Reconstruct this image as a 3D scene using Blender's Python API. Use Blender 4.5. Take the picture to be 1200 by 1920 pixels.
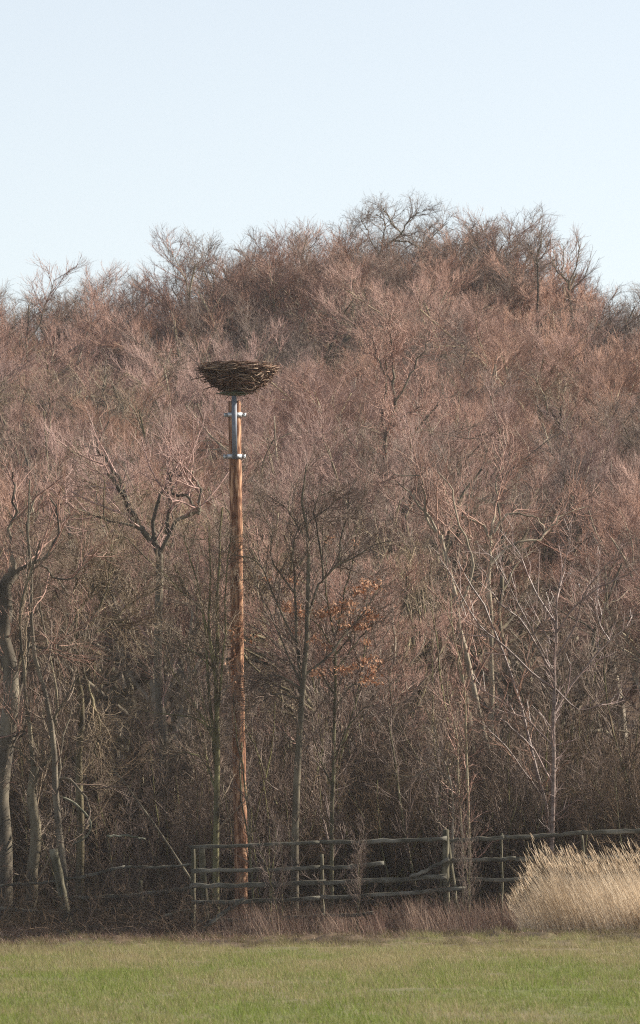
import bpy, math, random
import numpy as np
from math import radians as RAD

scene = bpy.context.scene
for o in list(bpy.data.objects):
    bpy.data.objects.remove(o)
C = scene.collection
random.seed(5)

# ------------------------------------------------------------------ camera
CAMZ, HOR, F = 2.2, 1568.0, 12750.0      # eye height, horizon row and focal length in photo pixels
PITCH = math.atan((HOR - 960) / F)
cd = bpy.data.cameras.new('camera')
cam = bpy.data.objects.new('camera', cd)
C.objects.link(cam)
cam.location = (0, 0, CAMZ)
cam.rotation_euler = (RAD(90) + PITCH, 0, 0)
cd.sensor_fit = 'VERTICAL'
cd.sensor_height = 36
cd.lens = 36 * F / 1920
cd.clip_start = 1
cd.clip_end = 9000
cd.dof.use_dof = True
cd.dof.focus_distance = 150.5
cd.dof.aperture_fstop = 7.0
scene.camera = cam

def at(px, py, D):
    """the world point at distance D (along +Y) that this photo pixel looks at"""
    c, s = math.cos(PITCH), math.sin(PITCH)
    a, b = (px - 600) / F, (960 - py) / F
    d = np.array([a, c - b * s, s + b * c])
    return d * (D / d[1]) + np.array([0, 0, CAMZ])

# ------------------------------------------------------------------ sky, sun, exposure
SUN_EL, SUN_AZ = 29.0, 16.0       # azimuth: degrees from +X towards +Y
w = bpy.data.worlds.new('World')
scene.world = w
w.use_nodes = True
nt = w.node_tree
bg = nt.nodes['Background']
sky = nt.nodes.new('ShaderNodeTexSky')
sky.sky_type = 'NISHITA'
sky.sun_disc = False
sky.sun_elevation = RAD(SUN_EL)
sky.sun_rotation = RAD(90 - SUN_AZ)
sky.altitude = 0
sky.air_density = 0.8
sky.dust_density = 0.3
sky.ozone_density = 0.5
pale = nt.nodes.new('ShaderNodeHueSaturation')      # thin high haze takes colour out of the whole sky
pale.inputs['Saturation'].default_value = 0.45
nt.links.new(sky.outputs[0], pale.inputs['Color'])
nt.links.new(pale.outputs[0], bg.inputs[0])
bg.inputs[1].default_value = 0.074
sd = bpy.data.lights.new('sun', 'SUN')
sd.energy = 5.0
sd.angle = RAD(0.5)
sd.color = (1.0, 0.91, 0.77)
sun = bpy.data.objects.new('sun', sd)
C.objects.link(sun)
from mathutils import Vector
sv = Vector((math.cos(RAD(SUN_EL)) * math.cos(RAD(SUN_AZ)), math.cos(RAD(SUN_EL)) * math.sin(RAD(SUN_AZ)), math.sin(RAD(SUN_EL))))
sun.rotation_euler = sv.to_track_quat('Z', 'Y').to_euler()
sun.location = (60, 100, 60)
vs = scene.view_settings
vs.view_transform = 'Standard'
vs.look = 'None'
vs.exposure = 1.15
vs.gamma = 1
cy = scene.cycles
cy.max_bounces = 4
cy.diffuse_bounces = 3
cy.glossy_bounces = 1
cy.volume_bounces = 1
cy.use_denoising = False
cy.denoising_prefilter = 'ACCURATE'
cy.filter_width = 1.15

# ------------------------------------------------------------------ helpers
def tag(o, label=None, cat=None, group=None, kind=None):
    if label: o['label'] = label
    if cat: o['category'] = cat
    if group: o['group'] = group
    if kind: o['kind'] = kind
    return o

def thing(name, label, cat, loc=(0, 0, 0), group=None, rz=0.0):
    o = bpy.data.objects.new(name, None)
    o.empty_display_size = 0.3
    C.objects.link(o)
    o.location = loc
    o.rotation_euler = (0, 0, rz)
    return tag(o, label, cat, group)

class Acc:
    """collects polygons of any size and builds ONE mesh object"""
    def __init__(self):
        self.v, self.f, self.n = [], [], 0
    def add(self, V, Fs):
        V = np.asarray(V, float).reshape(-1, 3)
        if not isinstance(Fs, (list, tuple)): Fs = [Fs]
        for f in Fs:
            self.f.append(np.asarray(f, np.int64) + self.n)
        self.v.append(V)
        self.n += len(V)
        return self
    def mesh(self, name, smooth=False):
        V = np.concatenate(self.v)
        me = bpy.data.meshes.new(name)
        loops = np.concatenate([f.ravel() for f in self.f]).astype(np.int32)
        tot = np.concatenate([np.full(len(f), f.shape[1]) for f in self.f]).astype(np.int32)
        start = np.concatenate([[0], np.cumsum(tot)[:-1]]).astype(np.int32)
        me.vertices.add(len(V))
        me.vertices.foreach_set('co', V.astype(np.float32).ravel())
        me.loops.add(len(loops))
        me.loops.foreach_set('vertex_index', loops)
        me.polygons.add(len(tot))
        me.polygons.foreach_set('loop_start', start)
        if smooth:
            me.polygons.foreach_set('use_smooth', np.ones(len(tot), bool))
        me.update(calc_edges=True)
        return me
    def build(self, name, mat, parent=None, smooth=False):
        me = self.mesh(name, smooth)
        me.materials.append(mat)
        return link(name, me, parent)

def link(name, me, parent=None):
    o = bpy.data.objects.new(name, me)
    C.objects.link(o)
    if parent: o.parent = parent
    return o

def norm(a):
    return a / np.maximum(np.linalg.norm(a, axis=-1, keepdims=True), 1e-9)

def tubes(acc, P, R, K, cap=False):
    """P (N,S+1,3), R (N,S+1): N tapering K-sided tubes"""
    P, R = np.asarray(P, float), np.asarray(R, float)
    N, S1, _ = P.shape
    T = np.empty_like(P)
    T[:, 1:-1] = P[:, 2:] - P[:, :-2]
    T[:, 0] = P[:, 1] - P[:, 0]
    T[:, -1] = P[:, -1] - P[:, -2]
    T = norm(T)
    mean = norm(P[:, -1] - P[:, 0])
    ref = np.where(np.abs(mean[:, 2:3]) > 0.8, np.array([[1., 0.13, 0]]), np.array([[0.05, 0.1, 1.]]))
    ref = norm(ref)[:, None, :]
    U = norm(np.cross(T, ref))
    W = np.cross(T, U)
    a = np.arange(K) * 2 * math.pi / K
    ring = U[:, :, None, :] * np.cos(a)[None, None, :, None] + W[:, :, None, :] * np.sin(a)[None, None, :, None]
    V = P[:, :, None, :] + ring * R[:, :, None, None]
    idx = np.arange(N * S1 * K).reshape(N, S1, K)
    A = idx[:, :-1, :]
    B = idx[:, 1:, :]
    q = np.stack([A, np.roll(A, -1, 2), np.roll(B, -1, 2), B], -1).reshape(-1, 4)
    fs = [q]
    if cap:
        fs += [idx[:, -1, :], idx[:, 0, ::-1]]
    acc.add(V.reshape(-1, 3), fs)

def boxes(acc, c, sx, sy, sz, rot=None):
    s = np.array([[x, y, z] for x in (-1, 1) for y in (-1, 1) for z in (-1, 1)], float) * np.array([sx, sy, sz]) / 2
    if rot is not None: s = s @ np.asarray(rot).T
    f = np.array([[0, 1, 3, 2], [4, 6, 7, 5], [0, 4, 5, 1], [2, 3, 7, 6], [0, 2, 6, 4], [1, 5, 7, 3]])
    acc.add(s + np.asarray(c), f)

def grow(rng, P0, D0, L, S, wig, up, R0, rend):
    """curved branches: start points, directions, lengths -> paths and radii"""
    N = len(P0)
    P = np.empty((N, S + 1, 3)); P[:, 0] = P0
    d = norm(D0)
    L = np.broadcast_to(L, (N,))
    for i in range(S):
        d = norm(d + rng.normal(0, wig, (N, 3)) + np.array([0, 0, up]))
        P[:, i + 1] = P[:, i] + d * (L / S)[:, None]
    t = np.linspace(0, 1, S + 1)[None, :]
    R = np.broadcast_to(R0, (N,))[:, None] * (1 - (1 - rend) * t ** 0.85)
    return P, R

def spawn(rng, P, R, n, t0, t1, a0, a1, flat=0.0):
    """n side shoots on each path"""
    N, S1, _ = P.shape
    t = t0 + (t1 - t0) * (np.arange(n)[None, :] + rng.random((N, n))) / n
    x = t * (S1 - 1)
    i = np.minimum(x.astype(int), S1 - 2)
    fr = (x - i)[..., None]
    k = np.arange(N)[:, None]
    p = P[k, i] * (1 - fr) + P[k, i + 1] * fr
    r = R[k, i] * (1 - fr[..., 0]) + R[k, i + 1] * fr[..., 0]
    T = norm(P[k, i + 1] - P[k, i])
    rv = norm(rng.normal(0, 1, T.shape))
    perp = norm(np.cross(T, rv))
    if flat: perp[..., 2] *= (1 - flat); perp = norm(perp)
    ang = rng.uniform(a0, a1, t.shape)[..., None]
    d = T * np.cos(ang) + perp * np.sin(ang)
    return p.reshape(-1, 3), d.reshape(-1, 3), t.ravel(), r.ravel(), np.repeat(np.arange(N), n)

# value noise on (x, y) for real patchiness of what grows
def vnoise(x, y, s, seed):
    rng = np.random.default_rng(seed)
    G = rng.random((256, 256))
    u, v = x / s + 1000.3, y / s + 1000.7
    i, j = np.floor(u).astype(int), np.floor(v).astype(int)
    a, b = u - i, v - j
    a, b = a * a * (3 - 2 * a), b * b * (3 - 2 * b)
    g = lambda p, q: G[p % 256, q % 256]
    return (g(i, j) * (1 - a) + g(i + 1, j) * a) * (1 - b) + (g(i, j + 1) * (1 - a) + g(i + 1, j + 1) * a) * b

# ------------------------------------------------------------------ materials
def mat(name, cols, rough=0.85, scale=6.0, detail=4.0, stretch=(1, 1, 1), island=0.0, objrand=0.0, bump=0.0, coord='Object', spec=0.15, metallic=0.0, pos=None, trans=0.0):
    """noise-driven ramp over real surface colours, with per-island and per-object variation"""
    m = bpy.data.materials.new(name)
    m.use_nodes = True
    N, L = m.node_tree.nodes, m.node_tree.links
    b = N['Principled BSDF']
    b.inputs['Roughness'].default_value = rough
    b.inputs['Specular IOR Level'].default_value = spec
    b.inputs['Metallic'].default_value = metallic
    tc = N.new('ShaderNodeTexCoord')
    mp = N.new('ShaderNodeMapping'); mp.inputs['Scale'].default_value = stretch
    nz = N.new('ShaderNodeTexNoise'); nz.inputs['Scale'].default_value = scale; nz.inputs['Detail'].default_value = detail
    L.new(tc.outputs[coord], mp.inputs[0]); L.new(mp.outputs[0], nz.inputs['Vector'])
    rp = N.new('ShaderNodeValToRGB')
    el = rp.color_ramp.elements
    ps = pos or [0.32 + 0.36 * i / (len(cols) - 1) for i in range(len(cols))]
    while len(el) < len(cols): el.new(0.5)
    for e, c, p in zip(el, cols, ps):
        e.position = p; e.color = (*c, 1)
    src = nz.outputs['Fac']
    if island:
        g = N.new('ShaderNodeNewGeometry')
        ma = N.new('ShaderNodeMath'); ma.operation = 'MULTIPLY_ADD'
        sb = N.new('ShaderNodeMath'); sb.operation = 'SUBTRACT'; sb.inputs[1].default_value = 0.5
        L.new(g.outputs['Random Per Island'], sb.inputs[0])
        L.new(sb.outputs[0], ma.inputs[0]); ma.inputs[1].default_value = island
        L.new(src, ma.inputs[2]); src = ma.outputs[0]
    L.new(src, rp.inputs[0])
    col = rp.outputs[0]
    if objrand:
        oi = N.new('ShaderNodeObjectInfo')
        hs = N.new('ShaderNodeHueSaturation')
        mr = N.new('ShaderNodeMapRange'); mr.inputs['To Min'].default_value = 1 - objrand; mr.inputs['To Max'].default_value = 1 + objrand
        L.new(oi.outputs['Random'], mr.inputs[0]); L.new(mr.outputs[0], hs.inputs['Value'])
        m2 = N.new('ShaderNodeMath'); m2.operation = 'MULTIPLY'; m2.inputs[1].default_value = 7.31
        m3 = N.new('ShaderNodeMath'); m3.operation = 'FRACT'
        L.new(oi.outputs['Random'], m2.inputs[0]); L.new(m2.outputs[0], m3.inputs[0])
        mr2 = N.new('ShaderNodeMapRange'); mr2.inputs['To Min'].default_value = 0.490; mr2.inputs['To Max'].default_value = 0.506
        L.new(m3.outputs[0], mr2.inputs[0]); L.new(mr2.outputs[0], hs.inputs['Hue'])
        mr3 = N.new('ShaderNodeMapRange'); mr3.inputs['To Min'].default_value = 0.80; mr3.inputs['To Max'].default_value = 1.14
        L.new(m3.outputs[0], mr3.inputs[0]); L.new(mr3.outputs[0], hs.inputs['Saturation'])
        L.new(col, hs.inputs['Color']); col = hs.outputs[0]
    L.new(col, b.inputs['Base Color'])
    if bump:
        bp = N.new('ShaderNodeBump'); bp.inputs['Strength'].default_value = bump; bp.inputs['Distance'].default_value = 0.02
        L.new(nz.outputs['Fac'], bp.inputs['Height']); L.new(bp.outputs[0], b.inputs['Normal'])
    if trans:
        tl = N.new('ShaderNodeBsdfTranslucent'); mx = N.new('ShaderNodeMixShader'); mx.inputs[0].default_value = trans
        L.new(col, tl.inputs[0]); L.new(b.outputs[0], mx.inputs[1]); L.new(tl.outputs[0], mx.inputs[2])
        L.new(mx.outputs[0], N['Material Output'].inputs[0])
    return m

M = {}
M['bark'] = mat('grey_green_bark', [(0.13, 0.11, 0.08), (0.27, 0.225, 0.155), (0.42, 0.365, 0.27)], scale=3.0, stretch=(1, 1, .35), objrand=0.18, bump=0.3)
M['bark_dark'] = mat('dark_oak_bark', [(0.05, 0.042, 0.032), (0.11, 0.092, 0.062), (0.22, 0.19, 0.125)], scale=3.0, stretch=(1, 1, .35), objrand=0.15, bump=0.3)
M['twig'] = mat('reddish_twigs', [(0.23, 0.13, 0.10), (0.37, 0.23, 0.18)], scale=0.5, island=0.5, objrand=0.28, spec=0.25, rough=0.6)
M['twig_grey'] = mat('grey_brown_twigs', [(0.12, 0.08, 0.062), (0.21, 0.15, 0.115)], scale=0.5, island=0.5, objrand=0.15, spec=0.25, rough=0.6)
M['twig_olive'] = mat('olive_brown_twigs', [(0.14, 0.10, 0.07), (0.25, 0.19, 0.125)], scale=0.5, island=0.5, objrand=0.15, spec=0.25, rough=0.6)
M['moss'] = mat('mossy_stems', [(0.055, 0.045, 0.03), (0.11, 0.10, 0.048), (0.20, 0.19, 0.09)], scale=5.0, stretch=(1, 1, .5), objrand=0.2)
M['bush'] = mat('undergrowth_stems', [(0.05, 0.034, 0.024), (0.12, 0.082, 0.055)], scale=0.7, island=0.7, objrand=0.2)
M['pink'] = mat('pinkish_shiny_shoots', [(0.23, 0.15, 0.135), (0.34, 0.25, 0.225)], scale=1.0, island=0.5, rough=0.4, spec=0.4)
M['cherry'] = mat('banded_cherry_bark', [(0.09, 0.06, 0.05), (0.17, 0.12, 0.105), (0.27, 0.21, 0.18)], scale=5.0, stretch=(1, 1, 3), rough=0.45, spec=0.4)
M['leaf'] = mat('dead_beech_leaves', [(0.26, 0.11, 0.055), (0.62, 0.37, 0.24)], scale=3.0, island=0.8, trans=0.35, rough=0.6)
M['post'] = mat('reddish_debarked_pine', [(0.06, 0.026, 0.018), (0.20, 0.095, 0.055), (0.52, 0.32, 0.20)], scale=16.0, detail=7, stretch=(1.0, 1.0, 0.22), bump=0.6, pos=[0.30, 0.48, 0.68])
M['steel'] = mat('galvanised_steel', [(0.42, 0.44, 0.47), (0.58, 0.60, 0.63)], scale=14, rough=0.42, metallic=0.55, spec=0.5)
M['steel_shade'] = mat('shade_toned_steel_profile', [(0.15, 0.165, 0.205), (0.21, 0.23, 0.28)], scale=9, rough=0.55, metallic=0.15, spec=0.5)  # darker, bluer than the clamps: shade on the profile's front put into its colour
M['plate'] = mat('greenish_weathered_steel', [(0.09, 0.11, 0.08), (0.16, 0.18, 0.13)], scale=9, rough=0.6, metallic=0.3)
M['stick'] = mat('nest_sticks', [(0.04, 0.02, 0.014), (0.15, 0.078, 0.05), (0.44, 0.33, 0.25)], scale=2.0, island=0.75, pos=[0.25, 0.6, 0.85])
M['core'] = mat('packed_nest_lining', [(0.03, 0.02, 0.014), (0.07, 0.045, 0.03)], scale=14, bump=0.8)
M['rail'] = mat('weathered_fence_wood', [(0.05, 0.046, 0.036), (0.10, 0.094, 0.074), (0.20, 0.19, 0.16)], scale=7, stretch=(.35, 1, 1), bump=0.4)
M['postwood'] = mat('mossy_fence_post_wood', [(0.045, 0.043, 0.028), (0.095, 0.085, 0.058), (0.18, 0.165, 0.12)], scale=7, stretch=(1, 1, .35), bump=0.4)
M['log'] = mat('rotting_wood', [(0.06, 0.065, 0.045), (0.15, 0.15, 0.11), (0.26, 0.25, 0.20)], scale=5, bump=0.4)
M['straw'] = mat('golden_straw', [(0.34, 0.25, 0.16), (0.58, 0.45, 0.31), (0.74, 0.62, 0.47)], scale=1.0, island=0.55, trans=0.35, rough=0.6)
M['weed'] = mat('dry_reddish_weed', [(0.16, 0.09, 0.07), (0.30, 0.19, 0.15), (0.46, 0.34, 0.26)], scale=1.0, island=0.7, trans=0.2)

def grass_mat(name, ground):
    """green to straw to brown by real position on the meadow: lush far from the wood, trampled and dry near it"""
    m = bpy.data.materials.new(name); m.use_nodes = True
    N, L = m.node_tree.nodes, m.node_tree.links
    b = N['Principled BSDF']; b.inputs['Roughness'].default_value = 0.7; b.inputs['Specular IOR Level'].default_value = 0.2
    tc = N.new('ShaderNodeTexCoord')
    sx = N.new('ShaderNodeSeparateXYZ'); L.new(tc.outputs['Object'], sx.inputs[0])
    def noise(s, st=(1, 1, 0), det=3):
        mp = N.new('ShaderNodeMapping'); mp.inputs['Scale'].default_value = st
        z = N.new('ShaderNodeTexNoise'); z.inputs['Scale'].default_value = s; z.inputs['Detail'].default_value = det
        L.new(tc.outputs['Object'], mp.inputs[0]); L.new(mp.outputs[0], z.inputs['Vector'])
        return z.outputs['Fac']
    def mth(op, a, b_, c=None):
        x = N.new('ShaderNodeMath'); x.operation = op
        for i, v in enumerate((a, b_, c)):
            if v is None: continue
            if isinstance(v, (int, float)): x.inputs[i].default_value = v
            else: L.new(v, x.inputs[i])
        return x.outputs[0]
    def ramp(f, cols):
        r = N.new('ShaderNodeValToRGB'); e = r.color_ramp.elements
        while len(e) < len(cols): e.new(.5)
        for q, (p, c) in zip(e, cols): q.position = p; q.color = (*c, 1)
        L.new(f, r.inputs[0]); return r.outputs[0]
    def mix(f, a, b_):
        x = N.new('ShaderNodeMix'); x.data_type = 'RGBA'
        L.new(f, x.inputs[0]); L.new(a, x.inputs[6]); L.new(b_, x.inputs[7]); return x.outputs[2]
    def mrange(v, a, b_):
        x = N.new('ShaderNodeMapRange'); x.inputs[1].default_value = a; x.inputs[2].default_value = b_; x.interpolation_type = 'SMOOTHSTEP'
        L.new(v, x.inputs[0]); return x.outputs[0]
    isl = None
    if not ground:
        g = N.new('ShaderNodeNewGeometry'); isl = g.outputs['Random Per Island']
    big = noise(0.42, (1, 0.16, 0)); med = noise(2.4, (1, .25, 0))
    v = mth('ADD', mth('MULTIPLY', big, 0.62), mth('MULTIPLY', med, 0.38))
    # dryness 0 lush -> 1 straw
    dry = mth('ADD', mth('MULTIPLY', mrange(sx.outputs['Y'], 92, 140), 0.24), mth('MULTIPLY', v, 1.5))
    if isl is not None: dry = mth('ADD', dry, mth('MULTIPLY', mth('SUBTRACT', isl, 0.5), 0.55))
    green = ramp(dry, [(0.52, (0.18, 0.235, 0.042)), (0.68, (0.205, 0.235, 0.062)), (0.84, (0.25, 0.245, 0.10)), (1.0, (0.33, 0.275, 0.145))])
    brown = ramp(med if ground else isl, [(0.3, (0.07, 0.045, 0.028)), (0.55, (0.15, 0.105, 0.06)), (0.8, (0.20, 0.18, 0.08))])
    edge = mrange(mth('ADD', sx.outputs['Y'], mth('MULTIPLY', v, 70)), 166, 182)
    col = mix(edge, green, brown)
    if ground:
        litter = ramp(noise(1.6, (1, 1, 1), 6), [(0.3, (0.045, 0.028, 0.018)), (0.5, (0.085, 0.054, 0.035)), (0.72, (0.13, 0.088, 0.056))])
        soil = ramp(noise(3.0, (1, .3, 0), 5), [(0.35, (0.045, 0.032, 0.022)), (0.65, (0.11, 0.075, 0.045))])
        half = N.new('ShaderNodeValue'); half.outputs[0].default_value = .6
        col = mix(half.outputs[0], col, soil)
        col = mix(mrange(mth('ADD', sx.outputs['Y'], mth('MULTIPLY', v, 40)), 150, 172), col, soil)
        col = mix(mrange(sx.outputs['Y'], 149, 153), col, litter)
        bp = N.new('ShaderNodeBump'); bp.inputs['Strength'].default_value = .6; bp.inputs['Distance'].default_value = .05
        L.new(noise(9, (1, 1, 1), 4), bp.inputs['Height']); L.new(bp.outputs[0], b.inputs['Normal'])
    L.new(col, b.inputs['Base Color'])
    if not ground:
        tl = N.new('ShaderNodeBsdfTranslucent'); mx = N.new('ShaderNodeMixShader'); mx.inputs[0].default_value = .3
        L.new(col, tl.inputs[0]); L.new(b.outputs[0], mx.inputs[1]); L.new(tl.outputs[0], mx.inputs[2])
        L.new(mx.outputs[0], N['Material Output'].inputs[0])
    return m
M['ground'] = grass_mat('meadow_and_litter', True)
M['grass'] = grass_mat('meadow_grass_blades', False)

# ------------------------------------------------------------------ terrain: flat meadow, wooded rise behind
def ground(x, y):
    x, y = np.asarray(x, float), np.asarray(y, float)
    t = np.clip((y - 156) / (330 - 156), 0, 1)
    h = (t * 0.75 + 0.25 * t * t * (3 - 2 * t)) * (13.2 + 1.6 * np.exp(-((x - 5) / 12) ** 2))
    h = h - np.clip((y - 345) / 900, 0, 1) * 14 + 0.6 * (vnoise(x, y, 14, 3) - .5) * np.clip((y - 156) / 30, 0, 1)
    bank = 0.20 * np.exp(-((y - 149.8) / 1.6) ** 2) * (0.5 + vnoise(x, y, 1.2, 8))
    clods = 0.14 * (vnoise(x, y, .45, 4) - .4) * np.clip((y - 118) / 30, 0, 1) * (y < 151)
    slope = -.022 * np.clip(x, -12, 12) * -1 * np.clip((y - 120) / 28, 0, 1) * (y < 175)
    return h + bank + clods + slope + .09 * np.clip((vnoise(x, y * .5, .8, 31) - .6) * 4, 0, 1) * (.3 + 1.4 * vnoise(x, y, .17, 35)) * np.clip((y - 132) / 12, 0, 1) * (y < 151) + 0.05 * (vnoise(x, y, 3.0, 5) - .5) * (y < 170)

def axis(*parts):
    return np.unique(np.concatenate([np.linspace(a, b, n) for a, b, n in parts]))
gx = axis((-3000, -200, 8), (-200, -40, 12), (-40, -9, 16), (-9, 9, 181), (9, 46, 24), (40, 200, 12), (200, 3000, 8))
gy = axis((-400, 60, 8), (60, 118, 80), (118, 152, 240), (152, 170, 40), (170, 360, 90), (360, 1000, 14), (1000, 4000, 8))
X, Y = np.meshgrid(gx, gy, indexing='ij')
Z = ground(X, Y)
V = np.stack([X, Y, Z], -1).reshape(-1, 3)
idx = np.arange(X.size).reshape(X.shape)
q = np.stack([idx[:-1, :-1], idx[1:, :-1], idx[1:, 1:], idx[:-1, 1:]], -1).reshape(-1, 4)
g = Acc().add(V, q).build('ground', M['ground'], smooth=True)
tag(g, kind='structure')

def G(x, y):
    return float(ground(x, y))

# ------------------------------------------------------------------ grass blades
def blades(acc, rng, x, y, h, wd, lean, leansd=0.25, segs=1, z=None, curl=0.0):
    """flat tapering blades rooted on the ground; lean = mean (x, y) slope"""
    n = len(x)
    z = ground(x, y) - 0.01 if z is None else z
    a = rng.uniform(0, math.pi, n) * 0.5 - math.pi / 4
    side = np.stack([np.cos(a), np.sin(a), np.zeros(n)], 1) * (wd / 2)[:, None]
    base = np.stack([x, y, z], 1)
    lx = lean[0] + rng.normal(0, leansd, n); ly = lean[1] + rng.normal(0, leansd, n)
    pts = []
    for k in range(segs):
        t = k / segs
        c = base + np.stack([lx * h * t * (1 + curl * t), ly * h * t * (1 + curl * t), h * t * (1 - .1 * curl * t)], 1)
        wf = 1 - 0.5 * t
        pts += [c - side * wf, c + side * wf]
    pts.append(base + np.stack([lx * h * (1 + curl), ly * h * (1 + curl), h * (1 - .1 * curl)], 1))
    V = np.stack(pts, 1)
    m = V.shape[1]
    o = (np.arange(n) * m)[:, None]
    fs = [o + np.array([[2 * k, 2 * k + 1, 2 * k + 3, 2 * k + 2]]) for k in range(segs - 1)]
    e = 2 * (segs - 1)
    fs.append(o + np.array([[e, e + 1, e + 2]]))
    acc.add(V.reshape(-1, 3), fs)

def bare(x, y):
    return np.clip((vnoise(x, y * .45, .55, 31) * .6 + vnoise(x, y * .45, 1.7, 32) * .4 - .54 + .22 * np.clip((y - 137) / 11, 0, 1)) * 7, 0, 1) * np.clip((y - 112) / 26, 0, 1)
rng = np.random.default_rng(11)
n = 420000
yy = np.sqrt(rng.uniform(74.0 ** 2, 149.5 ** 2, n))
xx = rng.uniform(-1, 1, n) * (0.0475 * yy + 3.4)
keep = vnoise(xx, yy, 0.5, 21) * .5 + vnoise(xx, yy * .4, 1.6, 22) * .5
thin = np.clip((yy - 125) / 22, 0, 1) * 0.30
ok = (keep > (0.22 + thin)) & (rng.random(n) > bare(xx, yy) * .95)
xx, yy, keep = xx[ok], yy[ok], keep[ok]
hh = (0.035 + 0.075 * keep) * rng.uniform(.6, 1.4, len(xx))
tuft = vnoise(xx, yy * .5, .22, 23)
hh *= .45 + 1.5 * tuft ** 2 * (1 + .9 * np.clip((yy - 135) / 14, 0, 1))
tall = rng.random(len(xx)) < 0.012
hh[tall] *= 1.7
acc = Acc()
blades(acc, rng, xx, yy, hh, rng.uniform(.005, .011, len(xx)), (-.15, 0), .4)
# rough tussocks towards the fence
nc = 420
cyy = 150.2 - rng.exponential(5.5, nc); cxx = rng.uniform(-8.6, 8.8, nc)
nb_ = 46
bx = np.repeat(cxx, nb_) + rng.normal(0, .11, nc * nb_); by = np.repeat(cyy, nb_) + rng.normal(0, .10, nc * nb_)
blades(acc, rng, bx, by, np.repeat(rng.uniform(.07, .22, nc), nb_) * rng.uniform(.5, 1.1, nc * nb_), rng.uniform(.005, .011, nc * nb_), (-.1, 0), .55, segs=2, curl=.6)
tag(acc.build('meadow_grass', M['grass']), 'short green and straw-coloured grass of the pasture in front of the fence', 'grass', kind='stuff')

# ------------------------------------------------------------------ tree prototypes
def finish(rng, P, R, specs, crown, K0=3, side_twigs=True):
    """adds successive orders of side shoots to the crown mesh. specs: (n, t0, t1, a0, a1, length, wiggle, up, segs, minr)"""
    for (n, t0, t1, a0, a1, ln, wig, up, S, rmin, K) in specs:
        p, d, t, r, _ = spawn(rng, P, R, n, t0, t1, a0, a1)
        L = ln * rng.uniform(.55, 1.25, len(p)) * (1.15 - .6 * t)
        P, R = grow(rng, p, d, L, S, wig, up, np.maximum(np.minimum(r * .62, L * .02), rmin), .45)
        tubes(crown, P, R, K)
    return P, R

def make_tree(seed, kind):
    """returns (trunk mesh, crown mesh) of a 16 m bare broadleaf tree rooted at the origin"""
    rng = np.random.default_rng(seed)
    tr, cr = Acc(), Acc()
    H = 16.0
    if kind == 'oak':
        P, R = grow(rng, [[0, 0, -.2]], [[rng.normal(0, .1), 0, 1]], H * .36, 8, .08, .05, .27, .72)
        nl, a0, a1, ln, up, wig = 8, .5, 1.15, H * .5, .07, .23
    elif kind == 'airy':
        P, R = grow(rng, [[0, 0, -.2]], [[rng.normal(0, .06), 0, 1]], H * .5, 8, .05, .05, .20, .6)
        nl, a0, a1, ln, up, wig = 8, .3, .75, H * .46, .08, .15
    else:
        P, R = grow(rng, [[0, 0, -.2]], [[rng.normal(0, .08), 0, 1]], H * .45, 8, .06, .05, .22, .62)
        nl, a0, a1, ln, up, wig = 8, .25, .95, H * .50, .09, .13
    tubes(tr, P, R, 9)
    p, d, t, r, _ = spawn(rng, P, R, nl, .5, 1.0, a0, a1)
    L = ln * rng.uniform(.7, 1.1, nl)
    P1, R1 = grow(rng, p, d, L, 9, wig, up, np.minimum(r * .85, .17) * rng.uniform(.7, 1, nl), .24)
    tubes(tr, P1, R1, 6)
    p, d, t, r, _ = spawn(rng, P1, R1, 5, .18, .85, .35, .85)
    L = ln * .5 * rng.uniform(.6, 1.1, len(p)) * (1.15 - .5 * t)
    P2, R2 = grow(rng, p, d, L, 6, wig * 1.1, up, np.minimum(r * .75, .075), .25)
    tubes(tr, P2, R2, 5)
    # small side branches of the limbs, then twigs
    PA = P2; RA = R2
    if kind == 'oak':
        tw = [(7, .3, 1, .5, 1.1, 1.25, .2, .05, 4, .015, 4), (5, .15, 1, .4, 1.1, .62, .2, .06, 3, .007, 3), (5, .05, 1, .35, 1., .34, .15, .07, 2, .0046, 3)]
    elif kind == 'airy':
        tw = [(8, .25, 1, .35, .9, 1.35, .14, .06, 4, .009, 4), (7, .1, 1, .35, .9, .7, .13, .06, 3, .0056, 3), (5, .05, 1, .3, .8, .42, .1, .07, 2, .0042, 3)]
    else:
        tw = [(8, .3, 1, .3, .85, 1.5, .09, .10, 4, .014, 4), (6, .2, 1, .3, .8, .8, .08, .12, 3, .0065, 3), (6, .05, 1, .25, .7, .48, .06, .14, 2, .0044, 3)]
    finish(rng, PA, RA, tw, cr)
    finish(rng, P1, R1, [(5, .6, 1, .4, 1., 1.6, .14, .08, 5, .012, 4), tw[1], tw[2]], cr)
    zt = np.concatenate([a.reshape(-1, 3) for a in cr.v])[:, 2]
    top = np.percentile(zt, 99.93)
    return tr.mesh('trunk', True), cr.mesh('crown', False), top

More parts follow.
